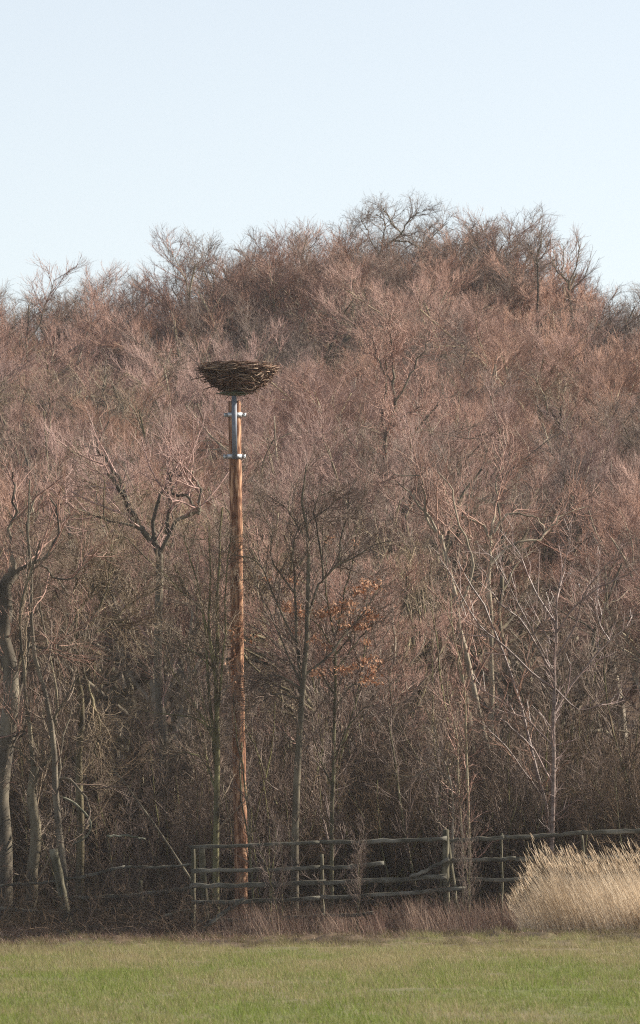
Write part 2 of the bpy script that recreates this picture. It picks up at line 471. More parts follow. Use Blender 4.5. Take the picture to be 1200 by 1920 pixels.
def make_shrub(seed, kind):
    """multi-stemmed bare shrub about 4 m tall"""
    rng = np.random.default_rng(seed)
    tr, cr = Acc(), Acc()
    if kind == 'sapling':
        ns, spread, H, a = 3, .25, 6.0, .10
    elif kind == 'bramble':
        ns, spread, H, a = 34, 1.0, 2.1, .75
    else:
        ns, spread, H, a = 15, .55, 4.2, .35
    p0 = np.stack([rng.normal(0, spread, ns), rng.normal(0, spread, ns), np.full(ns, -.1)], 1)
    d0 = np.stack([rng.normal(0, a, ns), rng.normal(0, a, ns), np.ones(ns)], 1)
    if kind == 'bramble':
        P, R = grow(rng, p0, d0, H * rng.uniform(.6, 1.2, ns), 8, .16, -.17, rng.uniform(.007, .013, ns), .5)
        tubes(tr, P, R, 4)
        finish(rng, P, R, [(8, .1, 1, .5, 1.3, .8, .2, -.02, 4, .005, 3), (5, .1, 1, .5, 1.2, .35, .2, .0, 2, .004, 3)], cr)
    else:
        P, R = grow(rng, p0, d0, H * rng.uniform(.6, 1.05, ns), 9, .07, .05, rng.uniform(.016, .036 if kind != 'sapling' else .055, ns), .2)
        tubes(tr, P, R, 5)
        finish(rng, P, R, [(10 if kind != 'sapling' else 18, .2, 1, .35, .9, 1.3, .09, .06, 5, .008, 4), (5, .1, 1, .35, .9, .55, .12, .05, 3, .005, 3), (3, .1, 1, .3, .9, .25, .1, .05, 2, .004, 3)], cr)
    zt = np.concatenate([a.reshape(-1, 3) for a in cr.v])[:, 2]
    return tr.mesh('trunk', True), cr.mesh('crown', False), np.percentile(zt, 99.5)

def set_mats(tc, a, b):
    tc[0].materials.append(M[a]); tc[1].materials.append(M[b])
    return tc
protos = {
    'beech': [set_mats(make_tree(100 + i, 'beech'), 'bark', 'twig') for i in range(4)],
    'oak': [set_mats(make_tree(200 + i, 'oak'), 'bark_dark', 'twig_olive') for i in range(3)],
    'airy': [set_mats(make_tree(300 + i, 'airy'), 'bark_dark', 'twig_grey') for i in range(2)],
    'shrub': [set_mats(make_shrub(400 + i, 'shrub'), 'moss', 'bush') for i in range(3)],
    'sapling': [set_mats(make_shrub(450 + i, 'sapling'), 'moss', 'twig_grey') for i in range(3)],
    'bramble': [set_mats(make_shrub(480 + i, 'bramble'), 'bush', 'bush') for i in range(2)],
}

PLANT_PART = {'shrub': ('stems', 'twigs'), 'bramble': ('stems', 'twigs'), 'sapling': ('trunk', 'crown')}
def plant(kind, name, label, cat, x, y, height, group, rng, widen=1.0):
    tm, cm, top = protos[kind][rng.integers(len(protos[kind]))]
    s = height / top
    r = thing(name, label, cat, (x, y, G(x, y)), group, rng.uniform(0, 6.28))
    sw = s * widen
    r.scale = (sw, sw, s)
    a, b = PLANT_PART.get(kind, ('trunk', 'crown'))
    link(a, tm, r); link(b, cm, r)
    return r

# ------------------------------------------------------------------ the wood on the rise
SKY = [(-200, 500), (0, 492), (80, 503), (150, 515), (215, 505), (290, 515), (330, 484), (400, 458), (480, 428), (560, 404), (640, 412), (700, 388), (800, 388), (900, 405), (950, 432), (1000, 484), (1080, 508), (1110, 525), (1150, 542), (1200, 528), (1400, 520)]
FRONT = [(-200, 502), (0, 500), (100, 508), (150, 560), (240, 600), (300, 550), (340, 490), (420, 470), (560, 468), (640, 470), (700, 480), (800, 450), (860, 412), (930, 420), (1000, 480), (1100, 525), (1200, 520), (1400, 520)]
def skyrow(px, prof):
    return float(np.interp(px, [a for a, b in prof], [b for a, b in prof]))

def zone(px):
    if px < 190: return ('by the left edge of the wood', 0)
    if px < 370: return ('left of the nest pole', 1)
    if px < 520: return ('directly behind the nest pole', 2)
    if px < 760: return ('a little right of the nest pole', 3)
    if px < 980: return ('well right of the nest pole', 4)
    return ('by the right edge of the wood', 5)

rng = np.random.default_rng(77)
D = 163.0
while D < 334:
    half = 0.0475 * D
    u = (D - 163) / (300 - 163)
    x = -half - 3.5 + rng.uniform(0, 3)
    while x < half + (15 if D < 215 else 8):  # wider right margin: unseen trees added there to shade the lower wood
        yy_ = D + rng.uniform(-2.6, 2.6)
        px = 600 + x / yy_ * F
        if u <= 1.02:
            front = skyrow(px, FRONT) + 8
            low = 960
            u2 = min(1, max(0, u)) ** 0.85
            top = low + (front - low) * u2 + rng.uniform(-38, 45) * (1 - .7 * u2)
            k = rng.choice(['beech', 'beech', 'beech', 'oak', 'airy'] if u > .25 else ['beech', 'oak', 'oak', 'beech', 'airy'])
            band = 0 if D < 195 else 1 if D < 245 else 2
        else:
            top = skyrow(px, SKY) + 14 + rng.uniform(-8, 14)
            k = rng.choice(['airy', 'beech', 'airy'])
            band = 3
        skip = False
        if D < 168 and (130 < px < 400 or 770 < px < 1000): skip = True
        if D < 166 and px < 130: skip = True
        ztop = at(px, top, yy_)[2]
        hgt = ztop - G(x, yy_)
        if not skip and hgt > 5:
            zn = zone(px)
            bn = [('in the front ranks', 'front ranks'), ('halfway up the wooded rise', 'middle of the rise'), ('high on the wooded rise', 'upper rise'), ('against the sky', 'crest')][band]
            look = {'beech': 'reddish-twigged tree', 'oak': 'crooked olive-brown tree', 'airy': 'thin-crowned grey-brown tree'}[k]
            nm = {'beech': 'beech_tree', 'oak': 'oak_tree', 'airy': 'ash_tree'}[k]
            lab = f'{look} {bn[0]}, {zn[0]}'
            plant(k, nm, lab, 'tree', x, yy_, hgt, lab.replace('tree', 'trees', 1), rng, widen=rng.uniform(1.05, 1.35) * (1.0 if k != 'oak' else .95) * (1.2 if D > 240 else 1))
        x += rng.uniform(4.1, 6.4) * (0.8 + D / 700) * (1.25 if x > half + 2 else 1) * (.72 if D > 300 else 1)
    D += 7.0 if D < 215 else 8.2

# fine-twigged trees closing the crest into one broad dome
for i_, px_ in enumerate(range(405, 990, 38)):
    yy_ = 304 + 5 * (i_ % 3); xx_ = (px_ - 600) / F * yy_
    ht_ = at(px_, skyrow(px_, SKY) + rng.uniform(4, 20), yy_)[2] - G(xx_, yy_)
    lab = 'fine-twigged bare tree forming the dome of the crest, ' + ('above the nest' if px_ < 560 else 'right of the nest')
    plant(('airy', 'beech')[i_ % 2], 'crest_tree', lab, 'tree', xx_, yy_, ht_, lab.replace('tree', 'trees', 1), rng, widen=1.35)

# ------------------------------------------------------------------ undergrowth behind the fence
def under(kind, n, y0, y1, h0, h1, name, look, cat, rng, x0=-9.5, x1=10.5):
    for i in range(n):
        y = rng.uniform(y0, y1); x = x0 + (x1 - x0) * (i + rng.uniform(0, 1)) / n
        px = 600 + x / y * F
        if px < 190 and kind != 'bramble' and y < 153.8: continue
        f_ = .6 if px < 360 else 1.0
        zn = zone(px)
        where = 'just behind the fence' if y < 154.5 else 'under the front trees'
        lab = f'{look} {where}, {zn[0]}'
        plant(kind, name, lab, cat, x, y, f_ * rng.uniform(h0, h1), lab.replace(name.split('_')[-1], name.split('_')[-1] + 's', 1), rng)
rng = np.random.default_rng(31)
for i_, px_ in enumerate((12, 40, 66, 92, 118, 150, 178)):
    plant('shrub', 'bare_shrub', 'bare shrub closing the gap between the old trunks by the left edge of the wood', 'shrub', (px_ - 600) / F * 160, 157.5 + 2.2 * (i_ % 4), 5.2 + .6 * (i_ % 3), 'bare shrubs closing the gaps between the old trunks', rng)
under('shrub', 22, 151.9, 154.4, 2.2, 4.2, 'bare_shrub', 'bare mossy multi-stemmed shrub', 'shrub', rng)
under('shrub', 24, 154.6, 161, 3.0, 5.5, 'bare_shrub', 'bare mossy multi-stemmed shrub', 'shrub', rng)
under('shrub', 7, 155, 162, 4.5, 6.5, 'bare_shrub', 'tall bare multi-stemmed shrub', 'shrub', rng, -9, -4)
under('shrub', 16, 161, 175, 3.5, 6.0, 'bare_shrub', 'bare mossy multi-stemmed shrub', 'shrub', rng, -11, 12)
under('sapling', 20, 152.2, 154.4, 3.5, 6.5, 'young_sapling', 'slender bare sapling', 'sapling', rng)
under('sapling', 22, 154.6, 163, 5.0, 8.5, 'young_sapling', 'slender bare sapling', 'sapling', rng)
under('bramble', 22, 151.6, 153.5, 1.0, 1.9, 'bramble_shrub', 'low tangled bramble shrub', 'bramble', rng)
for i_, px_ in enumerate((400, 520, 535, 575, 668, 742, 800, 880, 925)):
    k_ = ('bramble', 'sapling', 'bramble')[i_ % 3]
    plant(k_, {'bramble': 'bramble_shrub', 'sapling': 'young_sapling'}[k_], {'bramble': 'low bramble growing through the rails of the high fence', 'sapling': 'small twiggy sapling growing up in front of the high fence'}[k_], k_, (px_ - 600) / F * 148.2, 148.15 + .1 * (i_ % 2), (1.1, 2.6, .9)[i_ % 3], {'bramble': 'low brambles growing through the rails of the high fence', 'sapling': 'small twiggy saplings in front of the high fence'}[k_], rng)
for i_, px_ in enumerate((372, 392, 425, 438, 470, 486, 505, 530)):
    plant('sapling', 'young_sapling', 'slender bare sapling crowding close behind the foot of the nest pole', 'sapling', (px_ - 600) / F * 152.0, 151.8 + .25 * (i_ % 4), (3.4, 5.6, 2.6, 4.4)[i_ % 4], 'slender bare saplings crowding close behind the foot of the nest pole', rng)
for i_, px_ in enumerate((20, 62, 150, 190, 232, 262, 296, 330, 352)):
    plant('bramble', 'bramble_shrub', 'dark bramble tangle spilling over the broken-down fence by the meadow edge', 'bramble', (px_ - 600) / F * 149.3, 149.0 + .25 * (i_ % 3), (1.1, 1.5, .8)[i_ % 3], 'dark bramble tangles spilling over the broken-down fence', rng)

# ------------------------------------------------------------------ the trees one can pick out, limb by limb
def smooth_path(pts, S):
    """Catmull-Rom through the points -> S+1 samples"""
    p = np.asarray(pts, float)
    p = np.vstack([2 * p[0] - p[1], p, 2 * p[-1] - p[-2]])
    m = len(p) - 3
    t = np.linspace(0, m - 1e-6, S + 1)
    i = t.astype(int); f = (t - i)[:, None]
    a, b, c, d = p[i], p[i + 1], p[i + 2], p[i + 3]
    return .5 * (2 * b + (c - a) * f + (2 * a - 5 * b + 4 * c - d) * f ** 2 + (3 * b - a - 3 * c + d) * f ** 3)

def portrait(name, label, cat, D, limbs, tmat, cmat, seed, specs=None, wig=.012, depth=.22, rooted=True, leaves=None):
    """a tree whose trunk and limbs follow measured paths; limbs: (photo points, start width, end width in photo px)"""
    rng = np.random.default_rng(seed)
    tr, cr = Acc(), Acc()
    b0 = at(limbs[0][0][0][0], limbs[0][0][0][1], D)
    base = np.array([b0[0], D, G(b0[0], D)])
    all_pts = np.zeros((0, 3)); Ps, Rs = [], []
    S = 12
    for k, (pts, w0, w1) in enumerate(limbs):
        W = np.array([at(a, b, D) for a, b in pts]) - base
        if k == 0:
            if rooted: W = np.vstack([[W[0][0], 0, -.25], W])
            W[:, 1] += np.linspace(0, rng.normal(0, depth * .4), len(W))
            y0 = 0
        else:
            dd = np.linalg.norm(all_pts[:, [0, 2]] - W[0][[0, 2]], axis=1)
            y0 = all_pts[dd.argmin(), 1]
            ln = np.linalg.norm(W[-1] - W[0])
            W[:, 1] = y0 + np.linspace(0, 1, len(W)) * rng.uniform(-1, 1) * ln * depth * 2
        P = smooth_path(W, S)
        P[1:] += rng.normal(0, wig, (S, 3)) * np.linspace(.5, 1.5, S)[:, None]
        r0, r1 = w0 / 2 * D / F, w1 / 2 * D / F
        R = r0 + (r1 - r0) * np.linspace(0, 1, S + 1) ** .8
        tubes(tr, P[None], R[None], 9 if k == 0 else 6)
        Ps.append(P); Rs.append(R)
        all_pts = np.vstack([all_pts, P])
    specs = specs or [(13, .15, 1, .4, .95, .95, .12, .05, 5, .008, 4), (6, .1, 1, .4, .9, .5, .12, .06, 3, .0055, 3), (4, .1, 1, .35, .9, .24, .1, .06, 2, .0042, 3)]
    P, R = np.array(Ps), np.array(Rs)
    P = np.concatenate([P[:1, :], P[1:]]); 
    finish(rng, P, R, specs, cr)
    finish(rng, P[:1], R[:1], [(34, .08, .9, .6, 1.2, .75, .14, .05, 5, .0065, 3), (6, .1, 1, .4, 1., .3, .13, .05, 3, .0045, 3)], cr)
    t = thing(name, label, cat, tuple(base))
    tr.build('trunk', M[tmat], t, True)
    cr.build('crown', M[cmat], t)
    if leaves:
        lf = Acc()
        for (lx, ly, sx_, sy_, nn) in leaves:
            c = at(lx, ly, D - .1) - base
            k = D / F
            n_ = int(nn * 1.4)
            ctr = c + np.stack([rng.normal(0, sx_ * k, n_), rng.normal(0, .35, n_), rng.normal(0, sy_ * k, n_)], 1)
            a = norm(rng.normal(0, 1, (n_, 3)) + np.array([0, 0, -.5])) * rng.uniform(.040, .064, (n_, 1))
            b = norm(np.cross(a, rng.normal(0, 1, (n_, 3)))) * rng.uniform(.018, .032, (n_, 1))
            nn_ = norm(np.cross(a, b)) * .012
            V = np.stack([ctr - a, ctr + b + nn_, ctr + a, ctr - b + nn_], 1)
            o = (np.arange(n_) * 4)[:, None]
            lf.add(V.reshape(-1, 3), [o + np.array([[0, 1, 2]]), o + np.array([[0, 2, 3]])])
            # the hidden twig each spray hangs from
            tw0 = c + np.array([-sx_ * k * 1.5, 0, -.02]); tw1 = c + np.array([sx_ * k * 1.5, 0, .04])
            tubes(cr_extra, np.array([[tw0 + base, (tw0 + tw1) / 2 + base + [0, 0, .02], tw1 + base]]), np.array([[.008, .006, .003]]), 4)
        lf.build('leaves', M['leaf'], t)
    return t
cr_extra = Acc()

# slim tree left of the pole
portrait('slender_tree', 'slim mossy tree with steep upright shoots just left of the nest pole', 'tree', 150.4, [
    ([(404, 1700), (405, 1560), (408, 1400), (405, 1280), (408, 1150), (412, 1040), (416, 950)], 17, 3),
    ([(406, 1420), (392, 1300), (385, 1180), (372, 1100), (355, 1040), (345, 1000)], 7, 2),
    ([(407, 1300), (392, 1180), (396, 1080), (392, 990)], 6, 2),
    ([(408, 1340), (420, 1220), (424, 1100), (434, 1010)], 5, 2),
    ([(404, 1390), (370, 1330), (330, 1270), (310, 1230)], 5, 1.5),
    ([(404, 1480), (384, 1430), (350, 1410), (318, 1420)], 5, 1.5),
    ([(404, 1240), (380, 1150), (340, 1110), (303, 1070)], 4, 1.5),
    ([(405, 1370), (360, 1345), (310, 1340), (255, 1330)], 4, 1.2),
    ([(406, 1460), (396, 1380), (374, 1290), (362, 1240)], 4, 1.5),
    ([(406, 1260), (374, 1230), (340, 1205), (312, 1185)], 4, 1.2)], 'moss', 'twig_olive', 1)
# tall twig-crowned tree right of the pole
beechlike = [
    ([(553, 1690), (552, 1560), (558, 1430), (564, 1330), (572, 1250), (577, 1150), (579, 1060), (576, 1000), (568, 950), (571, 900), (574, 870)], 19, 2),
    ([(566, 1280), (557, 1210), (553, 1130), (550, 1070), (552, 1010), (565, 980)], 8, 2.5),
    ([(552, 1200), (526, 1145), (505, 1095), (480, 1050), (440, 1040), (420, 1030)], 5, 1.5),
    ([(577, 1160), (595, 1100), (606, 1085), (602, 1040), (594, 985), (588, 950), (605, 925), (630, 915)], 6, 2),
    ([(606, 1085), (635, 1058), (670, 1040), (705, 1020), (740, 1008)], 5, 1.5),
    ([(635, 1058), (640, 1010), (645, 980), (665, 960), (680, 935), (690, 895)], 4, 1.2),
    ([(568, 1000), (550, 975), (535, 950), (505, 930)], 3.5, 1.2),
    ([(550, 1110), (530, 1080), (508, 1045), (510, 995), (494, 965), (482, 930)], 4.5, 1.3),
    ([(568, 990), (590, 970), (615, 950), (640, 930)], 3.5, 1.2),
    ([(572, 1265), (615, 1230), (650, 1185), (680, 1150), (705, 1110), (725, 1088)], 6, 1.5),
    ([(562, 1290), (530, 1270), (500, 1268), (470, 1280)], 5, 1.5),
    ([(566, 1285), (545, 1240), (520, 1180), (495, 1130), (475, 1075)], 5, 1.5),
    ([(560, 1310), (520, 1300), (490, 1315), (455, 1335)], 4, 1.2)]
portrait('tall_tree', 'tall young tree with a forked twiggy crown just right of the nest pole', 'tree', 149.9, beechlike, 'bark_dark', 'twig_grey', 2)
# young beech with dead leaves
portrait('young_beech', 'young beech still holding clusters of dead copper leaves', 'tree', 150.8, [
    ([(622, 1690), (622, 1560), (625, 1450), (627, 1330), (629, 1240), (628, 1190)], 11, 4),
    ([(628, 1195), (618, 1150), (610, 1100), (612, 1040), (606, 980)], 5, 1.5),
    ([(628, 1195), (640, 1150), (648, 1100), (660, 1060), (668, 1000)], 5, 1.5),
    ([(626, 1260), (650, 1230), (675, 1195), (700, 1170), (725, 1160)], 4, 1.2),
    ([(626, 1300), (600, 1262), (575, 1245), (548, 1240)], 4, 1.2),
    ([(627, 1330), (655, 1290), (690, 1270), (715, 1245)], 4, 1.2),
    ([(626, 1230), (660, 1185), (682, 1130), (700, 1090)], 4, 1.2),
    ([(627, 1220), (595, 1170), (560, 1150), (530, 1140)], 4, 1.2),
    ([(624, 1430), (650, 1370), (680, 1330), (702, 1322)], 4, 1.2),
    ([(624, 1480), (600, 1420), (585, 1370), (588, 1330)], 4, 1.2)], 'moss', 'twig_grey', 3,
    leaves=[(545, 1138, 11, 6, 60), (562, 1152, 10, 4, 40), (596, 1150, 11, 4, 40), (633, 1146, 15, 6, 90), (655, 1133, 11, 5, 50), (690, 1092, 10, 6, 32), (700, 1100, 10, 6, 24),
            (672, 1108, 9, 5, 36), (690, 1150, 8, 7, 50), (655, 1174, 14, 4, 40), (680, 1172, 8, 6, 30), (702, 1158, 8, 3, 14), (553, 1185, 6, 4, 14), (590, 1200, 8, 7, 30), (612, 1212, 6, 4, 14),
            (685, 1205, 5, 4, 16), (596, 1260, 9, 5, 30), (645, 1256, 10, 4, 44), (665, 1250, 6, 3, 14), (685, 1240, 5, 5, 20), (700, 1252, 6, 9, 44), (690, 1275, 12, 5, 50), (712, 1240, 4, 4, 12),
            (545, 1088, 8, 2.5, 20), (620, 1012, 6, 4, 6), (668, 1018, 6, 3, 8), (500, 1086, 10, 2.5, 8), (440, 1195, 7, 12, 20), (436, 1250, 6, 16, 24), (470, 1195, 9, 4, 10), (484, 1285, 4, 3, 6)])
# wide tree by the right, wine-coloured shoots
portrait('cherry_tree', 'small wide-branching tree with long pale pinkish shoots behind the tall golden grass', 'tree', 151.2, [
    ([(1035, 1600), (1037, 1500), (1038, 1410), (1039, 1330), (1040, 1260), (1042, 1200), (1043, 1165)], 11, 5),
    ([(1042, 1170), (1010, 1120), (996, 1090), (975, 1040), (955, 1010)], 4.5, 1.3),
    ([(1043, 1170), (1045, 1120), (1060, 1050), (1072, 1000)], 4.5, 1.3),
    ([(1040, 1270), (1012, 1225), (975, 1165), (930, 1130), (910, 1085), (890, 1060)], 5, 1.3),
    ([(1037, 1290), (1000, 1265), (960, 1225), (925, 1195), (900, 1175), (870, 1130), (845, 1080), (822, 1045)], 5.5, 1.3),
    ([(1024, 1235), (1000, 1190), (962, 1120), (930, 1060), (900, 1035)], 4, 1.2),
    ([(1045, 1230), (1080, 1170), (1092, 1120), (1120, 1080), (1155, 1040)], 4.5, 1.3),
    ([(1040, 1340), (1062, 1300), (1100, 1250), (1145, 1200), (1200, 1160)], 5, 1.3),
    ([(1145, 1198), (1128, 1170), (1122, 1140), (1125, 1110)], 3, 1.2),
    ([(1042, 1225), (1018, 1180), (1020, 1165), (1036, 1150)], 3, 1.5),
    ([(1044, 1185), (1075, 1140), (1110, 1110), (1160, 1085), (1200, 1065)], 4, 1.2),
    ([(1038, 1400), (1010, 1370), (980, 1340), (950, 1320), (895, 1285)], 3.5, 1.2),
    ([(1040, 1290), (1085, 1330), (1130, 1318), (1180, 1290), (1220, 1275)], 3.5, 1.2)], 'cherry', 'pink', 4,
    specs=[(7, .25, 1, .35, .8, .9, .05, .03, 5, .0065, 4), (3, .15, 1, .35, .8, .45, .06, .03, 3, .0045, 3)], wig=.008)
portrait('leaning_tree', 'slim leaning tree whose pale stem slants up beside the wide pinkish one', 'tree', 151.9, [
    ([(1032, 1560), (1012, 1470), (990, 1380), (972, 1310), (950, 1240), (925, 1180), (900, 1120), (872, 1080), (860, 1050)], 9, 2),
    ([(1000, 1405), (960, 1365), (915, 1330), (880, 1300)], 4, 1.3),
    ([(966, 1295), (985, 1260), (990, 1210)], 4, 1.3),
    ([(1020, 1500), (985, 1450), (945, 1400), (900, 1355)], 4, 1.3)], 'cherry', 'twig', 5,
    specs=[(8, .2, 1, .35, .8, .8, .07, .04, 5, .0065, 4), (4, .15, 1, .35, .8, .4, .07, .04, 3, .0045, 3)])
portrait('birch_sapling', 'thin pale-stemmed birch sapling rising behind the fence corner', 'tree', 151.0, [
    ([(880, 1600), (877, 1510), (875, 1420), (872, 1330), (868, 1270), (852, 1200), (848, 1150), (840, 1090), (828, 1030)], 6, 1.5),
    ([(868, 1280), (858, 1240), (875, 1200), (890, 1160)], 3, 1.2),
    ([(850, 1180), (835, 1140), (815, 1110)], 2.5, 1)], 'bark', 'twig', 6,
    specs=[(10, .3, 1, .3, .7, .7, .08, .05, 5, .006, 4), (4, .1, 1, .3, .8, .35, .1, .05, 3, .0045, 3)])
portrait('birch_sapling', 'second thin birch sapling, its stem wavering just left of the other', 'tree', 151.3, [
    ([(868, 1600), (864, 1540), (860, 1450), (858, 1380), (845, 1330), (835, 1270)], 5, 2),
    ([(860, 1400), (840, 1340), (822, 1300)], 3, 1)], 'bark', 'twig', 7,
    specs=[(8, .3, 1, .3, .7, .7, .08, .05, 5, .006, 4), (4, .1, 1, .3, .8, .35, .1, .05, 3, .0045, 3)])
portrait('bent_sapling', 'bent pale sapling leaning outwards between the fence corner and the young beech', 'tree', 151.2, [
    ([(850, 1560), (848, 1500), (838, 1440), (822, 1400), (815, 1360), (800, 1330)], 6, 2),
    ([(842, 1460), (810, 1440), (778, 1456), (740, 1455)], 3, 1.2)], 'bark', 'twig_olive', 8,
    specs=[(9, .3, 1, .3, .8, .8, .1, .05, 5, .006, 4), (4, .1, 1, .3, .8, .35, .1, .05, 3, .0045, 3)])
portrait('twin_stem_sapling', 'two crossing thin stems directly in front of the foot of the nest pole', 'sapling', 150.2, [
    ([(474, 1690), (470, 1600), (460, 1480), (448, 1400), (442, 1370), (440, 1300)], 5, 2),
    ([(470, 1590), (452, 1500), (450, 1430), (455, 1380), (462, 1300)], 4, 1.5)], 'moss', 'twig_grey', 9,
    specs=[(5, .4, 1, .3, .7, .6, .1, .05, 4, .006, 4), (3, .1, 1, .3, .8, .3, .1, .05, 2, .0045, 3)])
# big old trees at the left margin
oakspec = [(10, .3, 1, .45, 1.1, 1.4, .17, .04, 6, .012, 4), (7, .1, 1, .4, 1.0, .8, .16, .05, 4, .007, 3), (5, .1, 1, .4, 1., .4, .14, .06, 2, .0048, 3)]
sparse = [(6, .3, 1, .4, 1.0, 1.7, .13, .06, 6, .012, 4), (5, .2, 1, .35, .9, .9, .12, .08, 4, .007, 3), (4, .1, 1, .3, .9, .45, .1, .1, 2, .0048, 3)]
portrait('old_oak', 'thick old oak whose forked trunk catches the sun at the left margin', 'tree', 151.6, [
    ([(5, 1740), (4, 1600), (0, 1500), (6, 1420), (20, 1330), (22, 1250), (8, 1180), (12, 1110), (28, 1070)], 46, 24),
    ([(12, 1380), (35, 1300), (52, 1240), (56, 1150), (52, 1060), (55, 980), (70, 920)], 13, 3),
    ([(14, 1120), (20, 1080), (50, 1065), (90, 1040), (110, 990), (95, 930)], 12, 3),
    ([(8, 1150), (-10, 1090), (-30, 1010), (-25, 930)], 14, 4),
    ([(28, 1075), (18, 1010), (30, 940), (22, 880)], 10, 3),
    ([(52, 1080), (75, 1060), (110, 1085), (145, 1075), (160, 1040)], 7, 2),
    ([(50, 1210), (95, 1215), (130, 1190)], 6, 2),
    ([(0, 1470), (20, 1400), (50, 1370), (-5, 1390)], 7, 3)], 'bark_dark', 'twig', 10, specs=sparse, wig=.03)
portrait('forked_tree', 'dark tree with a swollen fork standing second from the left margin', 'tree', 151.2, [
    ([(52, 1745), (60, 1640), (66, 1560), (64, 1500), (64, 1440)], 26, 18),
    ([(64, 1450), (56, 1360), (48, 1290), (42, 1220), (40, 1150), (60, 1090), (78, 1020)], 10, 3),
    ([(64, 1445), (90, 1425), (98, 1390), (102, 1330), (100, 1260), (80, 1180), (75, 1100)], 9, 3),
    ([(64, 1440), (35, 1405), (12, 1400)], 5, 2),
    ([(98, 1350), (120, 1310), (145, 1270), (160, 1230)], 5, 2)], 'bark_dark', 'twig_olive', 11, specs=sparse, wig=.03)
portrait('sinuous_tree', 'dark sinuous trunk third from the left margin, beside the leaning fence post', 'tree', 151.0, [
    ([(120, 1740), (118, 1640), (112, 1560), (104, 1480), (102, 1420), (95, 1360), (84, 1300), (66, 1230), (60, 1160), (58, 1080), (54, 1000), (56, 900)], 19, 3),
    ([(108, 1480), (112, 1440), (118, 1380), (130, 1330), (150, 1300)], 6, 2),
    ([(106, 1460), (130, 1462), (160, 1495), (168, 1530), (155, 1570)], 6, 2.5)], 'bark_dark', 'twig_grey', 12, specs=sparse, wig=.02)
portrait('crooked_oak', 'crooked oak with a low bowl-shaped fork left of the nest pole', 'tree', 153.0, [
    ([(148, 1720), (150, 1560), (148, 1400), (147, 1280), (146, 1200)], 20, 9),
    ([(146, 1200), (140, 1170), (150, 1140), (170, 1110), (195, 1090), (215, 1060)], 9, 3),
    ([(148, 1198), (175, 1190), (205, 1165), (235, 1140), (265, 1115), (300, 1095)], 7, 2),
    ([(146, 1190), (142, 1140), (140, 1100), (148, 1060)], 6, 2),
    ([(160, 1190), (185, 1140), (205, 1080), (204, 1010), (190, 950), (192, 880)], 6, 2),
    ([(205, 1165), (228, 1165), (242, 1166)], 5, 2),
    ([(147, 1230), (170, 1300), (185, 1350), (186, 1420)], 8, 4)], 'bark_dark', 'twig_olive', 13, specs=oakspec, wig=.03)
portrait('dark_limbed_oak', 'old oak with thick dark curving limbs high up, left of the nest pole', 'tree', 160.0, [
    ([(300, 1640), (300, 1400), (298, 1200), (298, 1060), (290, 1010)], 20, 13),
    ([(292, 1020), (270, 1000), (262, 990), (240, 950), (228, 925), (205, 890)], 12, 7),
    ([(248, 980), (235, 930), (222, 890), (200, 865), (180, 840)], 11, 4),
    ([(292, 1020), (288, 970), (300, 930), (318, 900), (345, 880), (325, 860)], 9, 4),
    ([(312, 1000), (318, 940), (325, 880)], 9, 4),
    ([(298, 1040), (330, 980), (368, 955), (350, 935), (322, 925)], 9, 5),
    ([(372, 965), (376, 925), (365, 895), (335, 872)], 8, 4),
    ([(290, 1010), (250, 985), (200, 975), (150, 955), (105, 950)], 7, 3)], 'bark_dark', 'twig', 14, specs=sparse, wig=.04)
# mid-distance trees behind, right half
portrait('forked_tree', 'pale-stemmed tree with two long curving limbs, right of the copper-leaved beech', 'tree', 160.0, [
    ([(930, 1500), (905, 1380), (880, 1260), (862, 1180), (850, 1100), (840, 1050), (825, 1010)], 15, 8),
    ([(850, 1110), (838, 1040), (815, 990), (795, 960), (770, 930), (750, 900)], 8, 2.5),
    ([(862, 1140), (885, 1070), (878, 1030), (858, 980), (845, 930), (830, 890)], 7, 2.5),
    ([(825, 1010), (800, 975), (796, 930), (785, 895), (740, 890)], 6, 2)], 'bark', 'twig', 15, specs=sparse, wig=.03)
portrait('branching_tree', 'tree with a dark upright stem and reaching side limbs, behind the wide pinkish tree', 'tree', 163.0, [
    ([(922, 1480), (920, 1300), (918, 1150), (916, 1060), (920, 1020)], 14, 8),
    ([(920, 1025), (912, 1000), (900, 980), (870, 970), (845, 950), (832, 910)], 7, 2),
    ([(920, 1020), (925, 970), (932, 920), (940, 870)], 7, 2),
    ([(918, 1060), (960, 1020), (1010, 1010), (1040, 985), (1060, 960), (1100, 945)], 7, 2),
    ([(925, 1000), (950, 965), (1000, 970), (1020, 990)], 6, 2),
    ([(920, 1030), (890, 1020), (870, 1000)], 5, 2)], 'bark', 'twig', 16, specs=sparse, wig=.03)
portrait('dark_forked_tree', 'tree with a dark narrow fork, its limbs sweeping up level with the nest', 'tree', 205.0, [
    ([(715, 1000), (718, 900), (722, 830), (735, 790), (742, 745)], 12, 6),
    ([(740, 750), (738, 690), (735, 640), (728, 600)], 6, 2),
    ([(722, 830), (716, 770), (725, 720), (722, 670)], 6, 2),
    ([(740, 755), (765, 710), (785, 670), (815, 630)], 5, 2),
    ([(724, 810), (760, 780), (790, 765)], 5, 2),
    ([(738, 720), (712, 680), (700, 640)], 4, 1.5)], 'bark_dark', 'twig', 17, specs=oakspec, wig=.04)
